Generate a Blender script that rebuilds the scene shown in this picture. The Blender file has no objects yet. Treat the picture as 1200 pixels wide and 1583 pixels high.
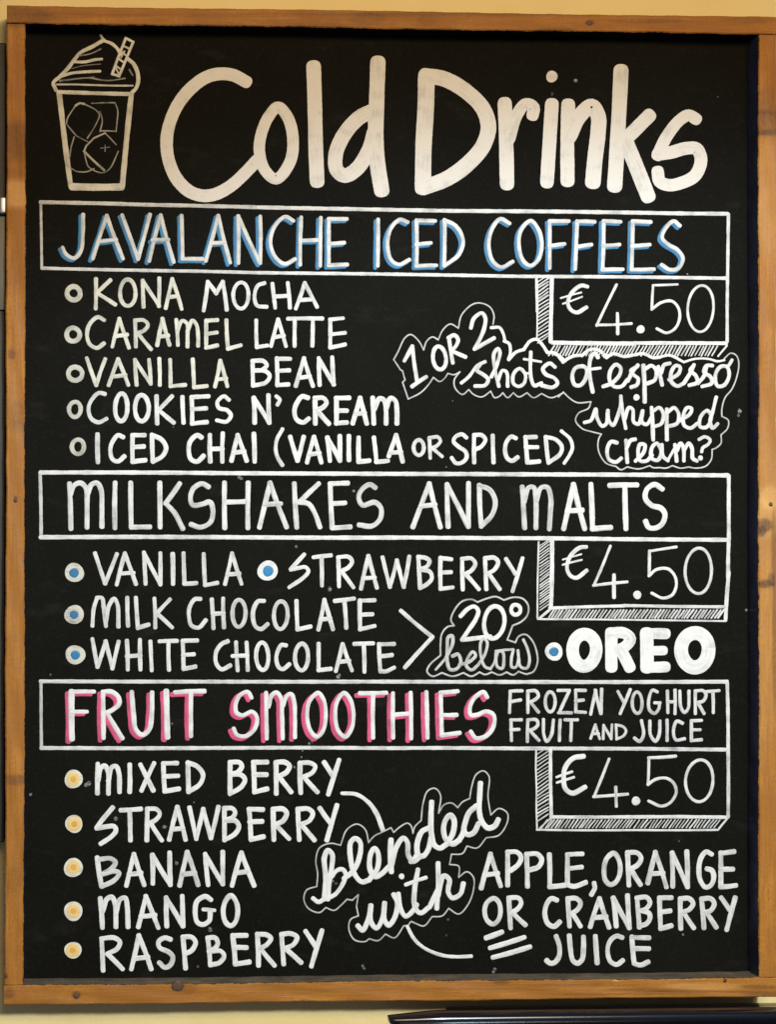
import bpy, math, random, colorsys
from mathutils import Vector
random.seed(7)

# ---------------------------------------------------------------- camera
CAM_YAW, CAM_PITCH, CAM_ROLL = 0.04173997, 0.0056549, -0.0017275
FPX, PPX, PPY = 2442.337, 170.536, 795.212          # in 1200 x 1583 photograph pixels
CAM = (0.020259, -1.6776485, -0.5301314)
W, H, D = 0.792, 1.01848, 0.024                      # inner opening of the frame, panel set back by D

scene = bpy.context.scene
cd = bpy.data.cameras.new("camera")
cam = bpy.data.objects.new("camera", cd)
scene.collection.objects.link(cam)
scene.camera = cam
cd.sensor_fit = 'HORIZONTAL'; cd.sensor_width = 36.0
cd.lens = 36.0 * FPX / 1200.0
cd.shift_x = (600 - PPX) / 1200.0
cd.shift_y = (PPY - 791.5) / 1200.0
cd.clip_start = 0.05; cd.clip_end = 50
from mathutils import Matrix
def rows():
    cy, sy = math.cos(CAM_YAW), math.sin(CAM_YAW)
    cp, sp = math.cos(CAM_PITCH), math.sin(CAM_PITCH)
    cr, sr = math.cos(CAM_ROLL), math.sin(CAM_ROLL)
    X0 = Vector((cy, -sy, 0)); Y0 = Vector((sy, cy, 0)); Z0 = Vector((0, 0, 1))
    Y1 = Y0 * cp + Z0 * sp; Z1 = Z0 * cp - Y0 * sp
    return X0 * cr - Z1 * sr, Y1, X0 * sr + Z1 * cr
RX, RY, RZ = rows()                                   # camera right, forward, up
m = Matrix((( RX.x, RZ.x, -RY.x, CAM[0]), (RX.y, RZ.y, -RY.y, CAM[1]), (RX.z, RZ.z, -RY.z, CAM[2]), (0, 0, 0, 1)))
cam.matrix_world = m
scene.render.resolution_x, scene.render.resolution_y = 777, 1024

def board(u, v, Y=D):
    """point of the plane Y = const where the photograph shows pixel (u, v)"""
    d = RX * ((u - PPX) / FPX) + RZ * ((PPY - v) / FPX) + RY
    t = (Y - CAM[1]) / d.y
    return Vector((CAM[0] + d.x * t, Y, CAM[2] + d.z * t))

# ---------------------------------------------------------------- world, lamps, exposure
world = bpy.data.worlds.new("World"); scene.world = world
world.use_nodes = True
bg = world.node_tree.nodes["Background"]
bg.inputs[0].default_value = (0.60, 0.68, 0.9, 1); bg.inputs[1].default_value = 0.20
scene.view_settings.view_transform = 'Standard'
scene.view_settings.look = 'None'
scene.view_settings.exposure = 0.0
scene.view_settings.gamma = 1.0

def aim(o, target):
    o.rotation_euler = (Vector(target) - o.location).to_track_quat('-Z', 'Y').to_euler()

def area(name, loc, target, size, power, col):
    l = bpy.data.lights.new(name, 'AREA'); l.shape = 'RECTANGLE'; l.size, l.size_y = size
    l.energy = power; l.color = col
    o = bpy.data.objects.new(name, l); scene.collection.objects.link(o)
    o.location = loc; aim(o, target); return o
area("warm_room_lamp", (0.75, -2.5, 0.50), (0.4, 0, -0.40), (1.4, 0.6), 54, (1.0, 0.74, 0.40))
l = bpy.data.lights.new("cool_spot_lamp", 'SPOT'); l.energy = 205; l.color = (0.61, 0.81, 1.0)
l.spot_size = math.radians(70); l.spot_blend = 0.17; l.shadow_soft_size = 0.09
key = bpy.data.objects.new("cool_spot_lamp", l); scene.collection.objects.link(key)
key.location = (0.90, -2.1, 0.12); aim(key, (0.66, 0, -1.64))

# ---------------------------------------------------------------- helpers
def link(o, parent=None):
    scene.collection.objects.link(o)
    if parent is not None: o.parent = parent
    return o
def empty(name, loc, label, cat, group=None):
    o = bpy.data.objects.new(name, None); link(o); o.location = loc
    o["label"] = label; o["category"] = cat
    if group: o["group"] = group
    return o
def mesh_obj(name, verts, faces, mat, parent=None, attrs=None, smooth=False, label=None, mats=None, fmat=None):
    off = Vector((0, 0, 0))
    if parent is not None:
        p = parent
        while p is not None: off += p.location; p = p.parent
    me = bpy.data.meshes.new(name)
    me.from_pydata([tuple(Vector(v) - off) for v in verts], [], faces)
    for mm in (mats or [mat]): me.materials.append(mm)
    if fmat: me.polygons.foreach_set("material_index", fmat)
    if smooth: me.polygons.foreach_set("use_smooth", [True] * len(me.polygons))
    for k, (typ, data) in (attrs or {}).items():
        a = me.attributes.new(k, typ, 'POINT')
        if typ == 'FLOAT': a.data.foreach_set("value", data)
        else: a.data.foreach_set("vector", [c for v in data for c in v])
    me.update()
    o = bpy.data.objects.new(name, me); link(o, parent)
    if label: o["label"] = label
    return o

# ---------------------------------------------------------------- materials
def newmat(name):
    mt = bpy.data.materials.new(name); mt.use_nodes = True
    nt = mt.node_tree; nt.nodes.clear()
    out = nt.nodes.new('ShaderNodeOutputMaterial'); b = nt.nodes.new('ShaderNodeBsdfPrincipled')
    nt.links.new(b.outputs[0], out.inputs[0]); return mt, nt, b
def N(nt, t, **kw):
    n = nt.nodes.new(t)
    for k, v in kw.items():
        if k in n.inputs.keys() if isinstance(k, str) else False: n.inputs[k].default_value = v
        else: setattr(n, k, v)
    return n
def noise(nt, vec, scale, detail=3, rough=0.55, dist=0.0):
    n = nt.nodes.new('ShaderNodeTexNoise')
    n.inputs['Scale'].default_value = scale; n.inputs['Detail'].default_value = detail
    n.inputs['Roughness'].default_value = rough; n.inputs['Distortion'].default_value = dist
    if vec is not None: nt.links.new(vec, n.inputs['Vector'])
    return n.outputs['Fac']
def ramp(nt, fac, stops):
    r = nt.nodes.new('ShaderNodeValToRGB'); nt.links.new(fac, r.inputs[0])
    e = r.color_ramp.elements
    while len(e) < len(stops): e.new(0.5)
    for i, (p, c) in enumerate(stops):
        e[i].position = p; e[i].color = (c, c, c, 1) if isinstance(c, float) else (*c, 1)
    return r.outputs[0]
def math_(nt, op, a, b=None, clamp=False):
    n = nt.nodes.new('ShaderNodeMath'); n.operation = op; n.use_clamp = clamp
    for i, x in enumerate((a, b)):
        if x is None: continue
        if isinstance(x, (int, float)): n.inputs[i].default_value = x
        else: nt.links.new(x, n.inputs[i])
    return n.outputs[0]
def mix(nt, fac, a, b):
    n = nt.nodes.new('ShaderNodeMix'); n.data_type = 'RGBA'
    for i, x in ((0, fac), (6, a), (7, b)):
        if isinstance(x, tuple): n.inputs[i].default_value = (*x, 1)
        elif isinstance(x, float): n.inputs[i].default_value = x
        else: nt.links.new(x, n.inputs[i])
    return n.outputs[2]
def attr(nt, name, vec=False):
    a = nt.nodes.new('ShaderNodeAttribute'); a.attribute_name = name
    return a.outputs['Vector' if vec else 'Fac']
def coords(nt, scale=(1, 1, 1)):
    t = nt.nodes.new('ShaderNodeTexCoord'); mp = nt.nodes.new('ShaderNodeMapping')
    mp.inputs['Scale'].default_value = scale
    nt.links.new(t.outputs['Object'], mp.inputs['Vector']); return mp.outputs[0]
def bump(nt, b, h, strength, dist=0.001):
    n = nt.nodes.new('ShaderNodeBump'); n.inputs['Strength'].default_value = strength
    n.inputs['Distance'].default_value = dist
    nt.links.new(h, n.inputs['Height']); nt.links.new(n.outputs[0], b.inputs['Normal'])

def paint(name, full, thin, rough=0.55, streak=1.0):
    """hand-brushed paint: streaks along the stroke let the black ground grey it"""
    mt, nt, b = newmat(name)
    sv = attr(nt, 'stroke', True)                    # (along, across, random), in photo pixels
    mp = nt.nodes.new('ShaderNodeMapping'); mp.inputs['Scale'].default_value = (0.030, 0.42, 1.0)
    nt.links.new(sv, mp.inputs['Vector'])
    st = noise(nt, mp.outputs[0], 1.0, 3, 0.6)
    mp2 = nt.nodes.new('ShaderNodeMapping'); mp2.inputs['Scale'].default_value = (0.045, 0.03, 1.7)
    nt.links.new(sv, mp2.inputs['Vector'])
    bl = noise(nt, mp2.outputs[0], 1.0, 2, 0.5)
    fine = noise(nt, coords(nt), 900, 2, 0.6)
    v = math_(nt, 'MULTIPLY_ADD' if False else 'ADD', math_(nt, 'MULTIPLY', math_(nt, 'SUBTRACT', st, 0.5), 0.85 * streak),
              math_(nt, 'MULTIPLY', math_(nt, 'SUBTRACT', bl, 0.5), 1.05 * streak))
    v = math_(nt, 'ADD', v, math_(nt, 'MULTIPLY', math_(nt, 'SUBTRACT', fine, 0.5), 0.35 * streak))
    v = math_(nt, 'ADD', math_(nt, 'MINIMUM', v, 0.10), attr(nt, 'tone'), clamp=True)
    c = mix(nt, v, thin, full)
    nt.links.new(c, b.inputs['Base Color'])
    b.inputs['Roughness'].default_value = rough
    b.inputs['Specular IOR Level'].default_value = 0.3
    bump(nt, b, st, 0.25, 0.0002)
    return mt

K0 = (0.03, 0.03, 0.028)
M = {
 'white': paint('white_paint', (0.76, 0.745, 0.70), K0),
 'title': paint('title_paint', (0.71, 0.675, 0.615), (0.16, 0.16, 0.155)),
 'cream': paint('cream_paint', (0.75, 0.72, 0.60), K0),
 'blue': paint('blue_paint', (0.030, 0.215, 0.43), K0),
 'pink': paint('pink_paint', (0.74, 0.09, 0.21), K0),
 'straw': paint('straw_paint', (0.82, 0.58, 0.24), K0, streak=0.4),
 'yellow': paint('yellow_paint', (0.80, 0.44, 0.07), K0, streak=0.4),
}
# black board
mt, nt, b = newmat('black_board_paint')
c = coords(nt)
n1 = noise(nt, c, 5, 5, 0.6, 0.4); n2 = noise(nt, c, 420, 2, 0.6)
sm = noise(nt, coords(nt, (1, 1, 2.2)), 22, 4, 0.6)
col = mix(nt, ramp(nt, n1, [(0.3, 0.0), (0.75, 1.0)]), (0.0032, 0.0028, 0.0016), (0.0062, 0.0058, 0.0038))
col = mix(nt, math_(nt, 'MULTIPLY', ramp(nt, sm, [(0.60, 0.0), (0.85, 1.0)]), 0.35), col, (0.03, 0.028, 0.026))
nt.links.new(mix(nt, math_(nt, 'MULTIPLY', ramp(nt, n2, [(0.55, 0.0), (0.9, 1.0)]), 0.3), col, (0.035, 0.032, 0.028)), b.inputs['Base Color'])
b.inputs['Roughness'].default_value = 0.7; b.inputs['Specular IOR Level'].default_value = 0.07
bump(nt, b, noise(nt, c, 260, 3, 0.6), 0.25, 0.0004)
M['board'] = mt

def wood(name, axis):
    mt, nt, b = newmat(name)
    s = (1, 1, 14) if axis == 'X' else (14, 1, 1)
    if axis == 'X': s = (1.0, 9, 16)
    else: s = (16, 9, 1.0)
    gc = coords(nt, s); oc = coords(nt)
    g1 = noise(nt, gc, 7, 6, 0.62, 0.6); g2 = noise(nt, gc, 34, 4, 0.6, 0.3)
    blot = noise(nt, oc, 16, 4, 0.6, 0.5); fine = noise(nt, oc, 420, 3, 0.65)
    c1 = mix(nt, ramp(nt, g1, [(0.30, 0.0), (0.70, 1.0)]), (0.31, 0.112, 0.012), (0.50, 0.208, 0.028))
    c1 = mix(nt, math_(nt, 'MULTIPLY', ramp(nt, g2, [(0.50, 0.0), (0.62, 1.0)]), 0.42), c1, (0.24, 0.09, 0.014))
    c1 = mix(nt, math_(nt, 'MULTIPLY', ramp(nt, blot, [(0.40, 0.0), (0.62, 1.0)]), 0.62), c1, (0.29, 0.105, 0.012))
    c1 = mix(nt, math_(nt, 'MULTIPLY', ramp(nt, fine, [(0.45, 0.0), (0.62, 1.0)]), 0.50), c1, (0.29, 0.11, 0.016))
    nb = math_(nt, 'MULTIPLY', math_(nt, 'SUBTRACT', noise(nt, oc, 190, 4, 0.7), 0.5), 1.5)
    sf = math_(nt, 'MULTIPLY', attr(nt, 'dark_mark'), math_(nt, 'ADD', 1.0, nb), clamp=True)
    bf = math_(nt, 'MULTIPLY', attr(nt, 'pale_mark'), math_(nt, 'ADD', 1.0, math_(nt, 'MULTIPLY', nb, 0.5)), clamp=True)
    c1 = mix(nt, bf, c1, (0.72, 0.40, 0.13))
    c1 = mix(nt, sf, c1, (0.10, 0.042, 0.012))
    # black board paint run over the inner edge, ragged
    e = math_(nt, 'ADD', attr(nt, 'inner'), math_(nt, 'MULTIPLY', math_(nt, 'SUBTRACT', noise(nt, oc, 130, 4, 0.7), 0.5), -0.0030))
    edge = math_(nt, 'LESS_THAN', e, 0.0004)
    c1 = mix(nt, edge, c1, (0.012, 0.011, 0.010))
    # worn paler arris
    nt.links.new(c1, b.inputs['Base Color'])
    b.inputs['Roughness'].default_value = 0.55; b.inputs['Specular IOR Level'].default_value = 0.3
    hh = math_(nt, 'ADD', math_(nt, 'MULTIPLY', g2, 1.0), math_(nt, 'MULTIPLY', fine, 0.6))
    bump(nt, b, hh, 0.55, 0.0008)
    return mt
M['woodX'] = wood('stained_pine_across', 'X'); M['woodZ'] = wood('stained_pine_upright', 'Z')

mt, nt, b = newmat('black_rebate_cool_sheen')  # black side faces, with a cool bluish reflection mixed into their colour
c = coords(nt)
nt.links.new(mix(nt, ramp(nt, noise(nt, c, 40, 4, 0.6), [(0.4, 0.0), (0.7, 1.0)]), (0.030, 0.034, 0.065), (0.055, 0.062, 0.120)), b.inputs['Base Color'])
b.inputs['Roughness'].default_value = 0.4
M['rebate'] = mt
mt, nt, b = newmat('dusty_painted_rebate')
c = coords(nt)
nt.links.new(mix(nt, ramp(nt, noise(nt, coords(nt, (0.5, 1, 1)), 60, 5, 0.65), [(0.35, 0.0), (0.65, 1.0)]), (0.060, 0.045, 0.028), (0.15, 0.11, 0.066)), b.inputs['Base Color'])
b.inputs['Roughness'].default_value = 0.9
M['dusty'] = mt
mt, nt, b = newmat('yellow_plaster')
c = coords(nt)
nt.links.new(mix(nt, ramp(nt, noise(nt, c, 14, 5, 0.6), [(0.3, 0.0), (0.7, 1.0)]), (0.76, 0.585, 0.235), (0.81, 0.64, 0.29)), b.inputs['Base Color'])
b.inputs['Roughness'].default_value = 0.6
bump(nt, b, noise(nt, c, 180, 4, 0.6), 0.35, 0.001)
M['wall'] = mt
def flat(name, col, rough, metal=0.0, var=0.5, sc=60):
    mt, nt, b = newmat(name)
    nt.links.new(mix(nt, noise(nt, coords(nt), sc, 4, 0.6), tuple(x * (1 - var * .5) for x in col), tuple(min(1, x * (1 + var * .5)) for x in col)), b.inputs['Base Color'])
    b.inputs['Roughness'].default_value = rough; b.inputs['Metallic'].default_value = metal
    return mt
M['gloss'] = flat('glossy_black_enamel', (0.004, 0.005, 0.008), 0.16)
M['nail'] = flat('rusty_nail_steel', (0.10, 0.05, 0.03), 0.55, 0.6)
M['knot'] = flat('dark_knot_wood', (0.085, 0.040, 0.020), 0.6, 0, 0.9, 400)
M['darkwood'] = flat('dark_brown_enamel', (0.010, 0.008, 0.005), 0.6, 0, 0.8, 18)
M['olive'] = flat('olive_grey_metal', (0.07, 0.062, 0.042), 0.5, 0.2, 0.5)
M['glint'] = flat('highlight_metal', (0.45, 0.46, 0.50), 0.4, 0.9)

# ---------------------------------------------------------------- the wall
def grid_box(x0, x1, z0, z1, y): return [(x0, y, z0), (x1, y, z0), (x1, y, z1), (x0, y, z1)], [(0, 1, 2, 3)]
RD = 0.042                                            # rail depth: front at 0, back against the wall
v, f = grid_box(-1.5, 2.2, -2.2, 1.2, RD + 0.003)
wl = mesh_obj('wall', v, f, M['wall']); wl["kind"] = "structure"

# ---------------------------------------------------------------- the framed board
BOARD = empty('menu_board', (W / 2, RD, -H - 0.03), "black hand-lettered drinks menu board in a stained pine frame, hung on a yellow wall", "menu board")
v = [(-0.004, D, 0.004), (W + 0.004, D, 0.004), (W + 0.004, D, -H - 0.004), (-0.004, D, -H - 0.004)]
v += [(a, D + 0.006, c_) for a, b_, c_ in v]
mesh_obj('black_panel', v, [(0, 3, 2, 1), (4, 5, 6, 7), (0, 1, 5, 4), (1, 2, 6, 5), (2, 3, 7, 6), (3, 0, 4, 7)], M['board'], BOARD)

def blob(u, v_, cu, cv, ru, rv, hard=1.6):
    d = ((u - cu) / ru) ** 2 + ((v_ - cv) / rv) ** 2
    return max(0.0, min(1.0, hard * math.exp(-d * d)))
# (cu, cv, ru, rv, strength) in photo pixels of stains, knots, dark and pale patches on the frame's face
DARK_MARKS = [(600, 24, 640, 3, .16), (300, 40, 260, 4, .22), (1100, 1532, 90, 1.6, .45), (960, 1536, 120, 1.4, .4), (700, 1528, 110, 1.5, .2), (25, 215, 40, 25, .50), (22, 25, 60, 16, .50), (1186, 190, 30, 20, .50), (1188, 158, 26, 20, .28), (1186, 206, 30, 4, .35), (22, 1205, 22, 8, .5), (23, 245, 30, 6, .2),
          (1182, 812, 12, 10, .75), (1176, 822, 8, 8, .7), (1183, 903, 13, 6, .75), (1192, 896, 5, 9, .5), (18, 548, 6, 8, .6), (30, 640, 20, 18, .25), (118, 1538, 6, 6, .8), (14, 1535, 8, 8, .5),
          (275, 1523, 9, 8, .9), (292, 1528, 12, 8, .3), (775, 1517, 12, 5, .55), (1175, 1525, 30, 3, .5), (1180, 1536, 30, 3, .5), (1000, 1530, 60, 2.5, .4), (900, 1522, 80, 2, .35),
          (570, 30, 26, 10, .32), (660, 32, 14, 8, .25), (480, 36, 70, 8, .15), (912, 36, 7, 4, .75), (1000, 33, 60, 3, .4), (1160, 32, 40, 5, .3), (860, 46, 30, 3, .5), (700, 22, 300, 3, .25), (1197, 850, 4, 60, .5), (1198, 1000, 4, 90, .5),
          (130, 1552, 300, 2, .4), (24, 770, 3, 3, .9), (1192, 780, 3, 3, .9), (9, 1508, 3, 4, .8), (20, 1360, 14, 20, .22), (24, 660, 18, 10, .2), (60, 1512, 12, 4, .8)]
PALE_MARKS = [(24, 300, 40, 20, .60), (1180, 800, 30, 30, .22), (1180, 900, 30, 250, .18), (1180, 300, 30, 90, .15), (953, 1514, 6, 2, .6), (1090, 1524, 60, 5, .25), (1190, 770, 14, 18, .3)]
def px_of(P):
    d = Vector(P) - Vector(CAM); y = d.dot(RY)
    return PPX + FPX * d.dot(RX) / y, PPY - FPX * d.dot(RZ) / y
def rail(axis, a0, a1, c0, c1, inner, label=None):
    """axis X: runs a0..a1 in x, c0..c1 in z; axis Z: runs a0..a1 in z, c0..c1 in x; inner = 'c0' or 'c1'"""
    n = int((a1 - a0) / 0.0022); mC = 16; bev = 0.0014
    prof = []                                         # (c, y, kind): around the section, front first
    cs = [c0 + bev + (c1 - c0 - 2 * bev) * i / mC for i in range(mC + 1)]
    prof += [(c0, RD), (c0, D), (c0, D * .5), (c0, bev)] + [(c, 0.0) for c in cs] + [(c1, bev), (c1, D * .5), (c1, D), (c1, RD)]
    L = len(prof); verts, faces, fm = [], [], []
    st, ba, inn = [], [], []
    ph = random.random() * 10
    for i in range(n + 1):
        a = a0 + (a1 - a0) * i / n
        wob = [0.0004 * math.sin(a * 17 + ph) + 0.0002 * math.sin(a * 113 + ph * 2) + random.uniform(-.00014, .00014),
               0.0004 * math.sin(a * 13 + ph * 3) + 0.0002 * math.sin(a * 141 + ph) + random.uniform(-.00014, .00014)]
        for j, (c, y) in enumerate(prof):
            t = (c - c0) / (c1 - c0)
            cc = c + (wob[0] * (1 - t) + wob[1] * t) * (1.0 if y < D + .001 else 0)
            yy = y + (0.0003 * math.sin(a * 53 + c * 300) if y < bev * .5 else 0)
            P = (a, yy, cc) if axis == 'X' else (cc, yy, a)
            verts.append(P)
            u, v_ = px_of((P[0], 0, P[2]))
            st.append(min(1, sum(s * blob(u, v_, cu, cv, ru, rv) for cu, cv, ru, rv, s in DARK_MARKS)))
            ba.append(min(1, sum(s * blob(u, v_, cu, cv, ru, rv) for cu, cv, ru, rv, s in PALE_MARKS)))
            inn.append((c - c0 if inner == 'c0' else c1 - c) + (0.0 if y < bev * 1.5 else -0.0))
    for i in range(n):
        for j in range(L - 1):
            A, B_ = i * L + j, i * L + j + 1
            q = (A, B_, B_ + L, A + L)
            faces.append(q if axis == 'X' else q[::-1])
            isin = (j < 3 if inner == 'c0' else j >= L - 4)
            fm.append(1 if isin else 0)
    for base, fl in ((0, False), (n * L, True)):
        q = tuple(range(base, base + L)); q = q if (fl == (axis == 'X')) else q[::-1]
        faces.append(q); fm.append(0)
    inm = M['dusty'] if (axis == 'X' and inner == 'c1') else M['board'] if axis == 'X' else M['rebate']
    o = mesh_obj('frame_rail', verts, faces, None, BOARD, {'dark_mark': ('FLOAT', st), 'pale_mark': ('FLOAT', ba), 'inner': ('FLOAT', inn)},
                 label=label, mats=[M['woodX' if axis == 'X' else 'woodZ'], inm], fmat=fm)
    return o
T = 0.0206
r_top = rail('X', -T, W + T + .0004, 0.0004, 0.0196, 'c0', "top frame rail with a darker left end")
r_bot = rail('X', -T - .0006, W + T, -H - 0.0215, -H - 0.0004, 'c1', "bottom frame rail with a dark knot near its left end")
r_l = rail('Z', -H + .0004, -0.0005, -T, -0.0003, 'c1', "left frame rail with a pale patch")
r_r = rail('Z', -H + .0003, -0.0003, W + 0.0003, W + T, 'c0', "right frame rail with knots halfway down")

def disc_lump(name, u, v_, r_px, h, mat, parent, sx=1.0, seg=14):
    P = board(u, v_, 0.0); s = 0.00069; verts = [(P.x, -h, P.z)]; faces = []
    for k, (rr, hh) in enumerate(((0.55, h * .85), (0.9, h * .4), (1.0, -0.0008))):
        for i in range(seg):
            a = 2 * math.pi * i / seg; w = 1 + 0.12 * math.sin(3 * a + u)
            verts.append((P.x + math.cos(a) * r_px * s * rr * w * sx, -hh, P.z + math.sin(a) * r_px * s * rr * w))
    for i in range(seg):
        j = (i + 1) % seg
        faces.append((0, 1 + j, 1 + i))
        for k in range(2): faces.append((1 + k * seg + i, 1 + k * seg + j, 1 + (k + 1) * seg + j, 1 + (k + 1) * seg + i))
    faces = [f_[::-1] for f_ in faces]
    return mesh_obj(name, verts, faces, mat, parent, smooth=True)
disc_lump('knot', 274, 1524, 9, 0.0006, M['knot'], r_bot)
disc_lump('knot', 118, 1539, 4.5, 0.0005, M['knot'], r_bot)
disc_lump('nail_head', 1121, 1515, 3.8, 0.0008, M['nail'], r_bot, 0.8)
disc_lump('nail_head', 24, 774, 3.2, 0.0006, M['nail'], r_l)
disc_lump('nail_head', 9, 1509, 2.4, 0.0006, M['nail'], r_l)
disc_lump('nail_head', 1192, 780, 3.0, 0.0006, M['nail'], r_r)
disc_lump('knot', 912, 36, 4, 0.0004, M['knot'], r_top, 1.4)

# ---------------------------------------------------------------- brush strokes
class Ribbon:
    """collects raised brush strokes and makes them one mesh"""
    def __init__(s): s.v, s.f, s.st, s.tn = [], [], [], []
    n = 0
def catmull(p, closed=False, ds=1.6):
    if len(p) < 3 and not closed:
        pts = p
        L = math.dist(p[0], p[1]); k = max(2, int(L / (ds * 1.5)))
        return [(p[0][0] + (p[1][0] - p[0][0]) * i / k, p[0][1] + (p[1][1] - p[0][1]) * i / k) for i in range(k + 1)]
    q = ([p[-1]] + p + [p[0], p[1]]) if closed else ([(2 * p[0][0] - p[1][0], 2 * p[0][1] - p[1][1])] + p + [(2 * p[-1][0] - p[-2][0], 2 * p[-1][1] - p[-2][1])])
    out = []
    for i in range(1, len(q) - 2):
        a, b_, c_, d = q[i - 1:i + 3]
        # centripetal parametrisation
        t0 = 0; t1 = t0 + max(1e-4, math.dist(a, b_)) ** .5; t2 = t1 + max(1e-4, math.dist(b_, c_)) ** .5; t3 = t2 + max(1e-4, math.dist(c_, d)) ** .5
        k = max(2, int(math.dist(b_, c_) / ds))
        for s_ in range(k):
            t = t1 + (t2 - t1) * s_ / k
            def L_(P, Q, ta, tb): return tuple(((tb - t) * P[e] + (t - ta) * Q[e]) / (tb - ta) for e in (0, 1))
            A1 = L_(a, b_, t0, t1); A2 = L_(b_, c_, t1, t2); A3 = L_(c_, d, t2, t3)
            B1 = L_(A1, A2, t0, t2); B2 = L_(A2, A3, t1, t3)
            out.append(L_(B1, B2, t1, t2))
    if not closed: out.append(p[-1])
    return out
PROF = [(-1.0, -0.06), (-0.86, 0.05), (-0.45, 0.09), (0.0, 0.10), (0.45, 0.09), (0.86, 0.05), (1.0, -0.06)]   # across, height in mm
def stroke(R, pts, w, tone, closed=False, layer=0.0, taper=1.0, cap=2.6):
    r = w / 2.0; n = len(pts)
    Ribbon.n += 1
    lay = layer + (Ribbon.n % 9) * 0.022
    ph = random.random() * 100; rnd = random.random() * 40
    tone = tone + random.uniform(-.07, .05)
    rows_ = []; s_acc = 0.0
    T_ = []
    for i in range(n):
        a = pts[(i - 1) % n] if (closed or i > 0) else pts[i]; b_ = pts[(i + 1) % n] if (closed or i < n - 1) else pts[i]
        dx, dy = b_[0] - a[0], b_[1] - a[1]; l_ = math.hypot(dx, dy) or 1; T_.append((dx / l_, dy / l_))
    fq = 6.0 / max(5.0, w); am = min(1.0, 7.0 / w)
    def rw(s_): return 1 + am * (0.045 * math.sin(s_ * 0.11 * fq + ph) + 0.03 * math.sin(s_ * 0.29 * fq + ph * 2))
    if not closed:
        x, y = pts[0]; tx, ty = T_[0]
        for t in (1.0, 0.93, 0.8, 0.6, 0.3):
            k = max(0.02, (1 - t ** cap)) ** (1 / cap)
            rows_.append((x - tx * r * t, y - ty * r * t, tx, ty, r * k * rw(0), -r * t))
    for i in range(n):
        if i > 0: s_acc += math.dist(pts[i], pts[i - 1])
        rr = r * rw(s_acc if not closed else 40 * math.sin(2 * math.pi * i / n)) * (1 + (taper - 1) * i / max(1, n - 1))
        rows_.append((pts[i][0], pts[i][1], T_[i][0], T_[i][1], rr, s_acc))
    if not closed:
        x, y = pts[-1]; tx, ty = T_[-1]
        for t in (0.3, 0.6, 0.8, 0.93, 1.0):
            k = max(0.02, (1 - t ** cap)) ** (1 / cap)
            rows_.append((x + tx * r * t, y + ty * r * t, tx, ty, r * taper * k * rw(s_acc), s_acc + r * t))
    base = len(R.v); P_ = len(PROF)
    for (x, y, tx, ty, rr, s_) in rows_:
        jl, jr = random.uniform(-.16, .16), random.uniform(-.16, .16)
        for (o, h) in PROF:
            oo = o * rr + (jl if o < -.8 else jr if o > .8 else 0) * min(1, rr / 2.5)
            R.v.append(board(x - ty * oo, y + tx * oo, D - (h + (lay if h > 0 else lay * .4)) * 0.001))
            R.st.append((s_ + rnd * 30, oo, rnd)); R.tn.append(tone)
    m_ = len(rows_)
    for i in range(m_ if closed else m_ - 1):
        j = (i + 1) % m_
        for k in range(P_ - 1):
            R.f.append((base + i * P_ + k, base + i * P_ + k + 1, base + j * P_ + k + 1, base + j * P_ + k))
def disc(R, x, y, r, tone, layer=0.0):
    seg = max(12, int(r * 2.4)); base = len(R.v); rnd = random.random() * 40; ph = random.random() * 6
    lay = layer + (Ribbon.n % 9) * 0.022; Ribbon.n += 1
    R.v.append(board(x, y, D - (0.10 + lay) * 0.001)); R.st.append((rnd * 30, 0, rnd)); R.tn.append(tone)
    for rr, h in ((0.5, .095), (0.85, .06), (1.0, -.06)):
        for i in range(seg):
            a = 2 * math.pi * i / seg; w = 1 + (0.03 * math.sin(2 * a + ph) + 0.025 * math.sin(3 * a + ph * 2) + random.uniform(-.012, .012)) * rr
            dx, dy = math.cos(a) * r * rr * w, math.sin(a) * r * rr * w
            R.v.append(board(x + dx, y + dy, D - (h + (lay if h > 0 else lay * .4)) * 0.001)); R.st.append((dx + rnd * 30, dy, rnd)); R.tn.append(tone)
    for i in range(seg):
        j = (i + 1) % seg
        R.f.append((base, base + 1 + j, base + 1 + i))
        for k in (0, 1): R.f.append((base + 1 + k * seg + i, base + 1 + k * seg + j, base + 1 + (k + 1) * seg + j, base + 1 + (k + 1) * seg + i)[::1])
def orient(R):
    out = []
    for f_ in R.f:
        a, b_, c_ = (R.v[f_[i]] for i in range(3))
        nrm = (b_ - a).cross(c_ - a)
        out.append(f_ if nrm.y <= 0 else f_[::-1])
    return out

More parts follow.
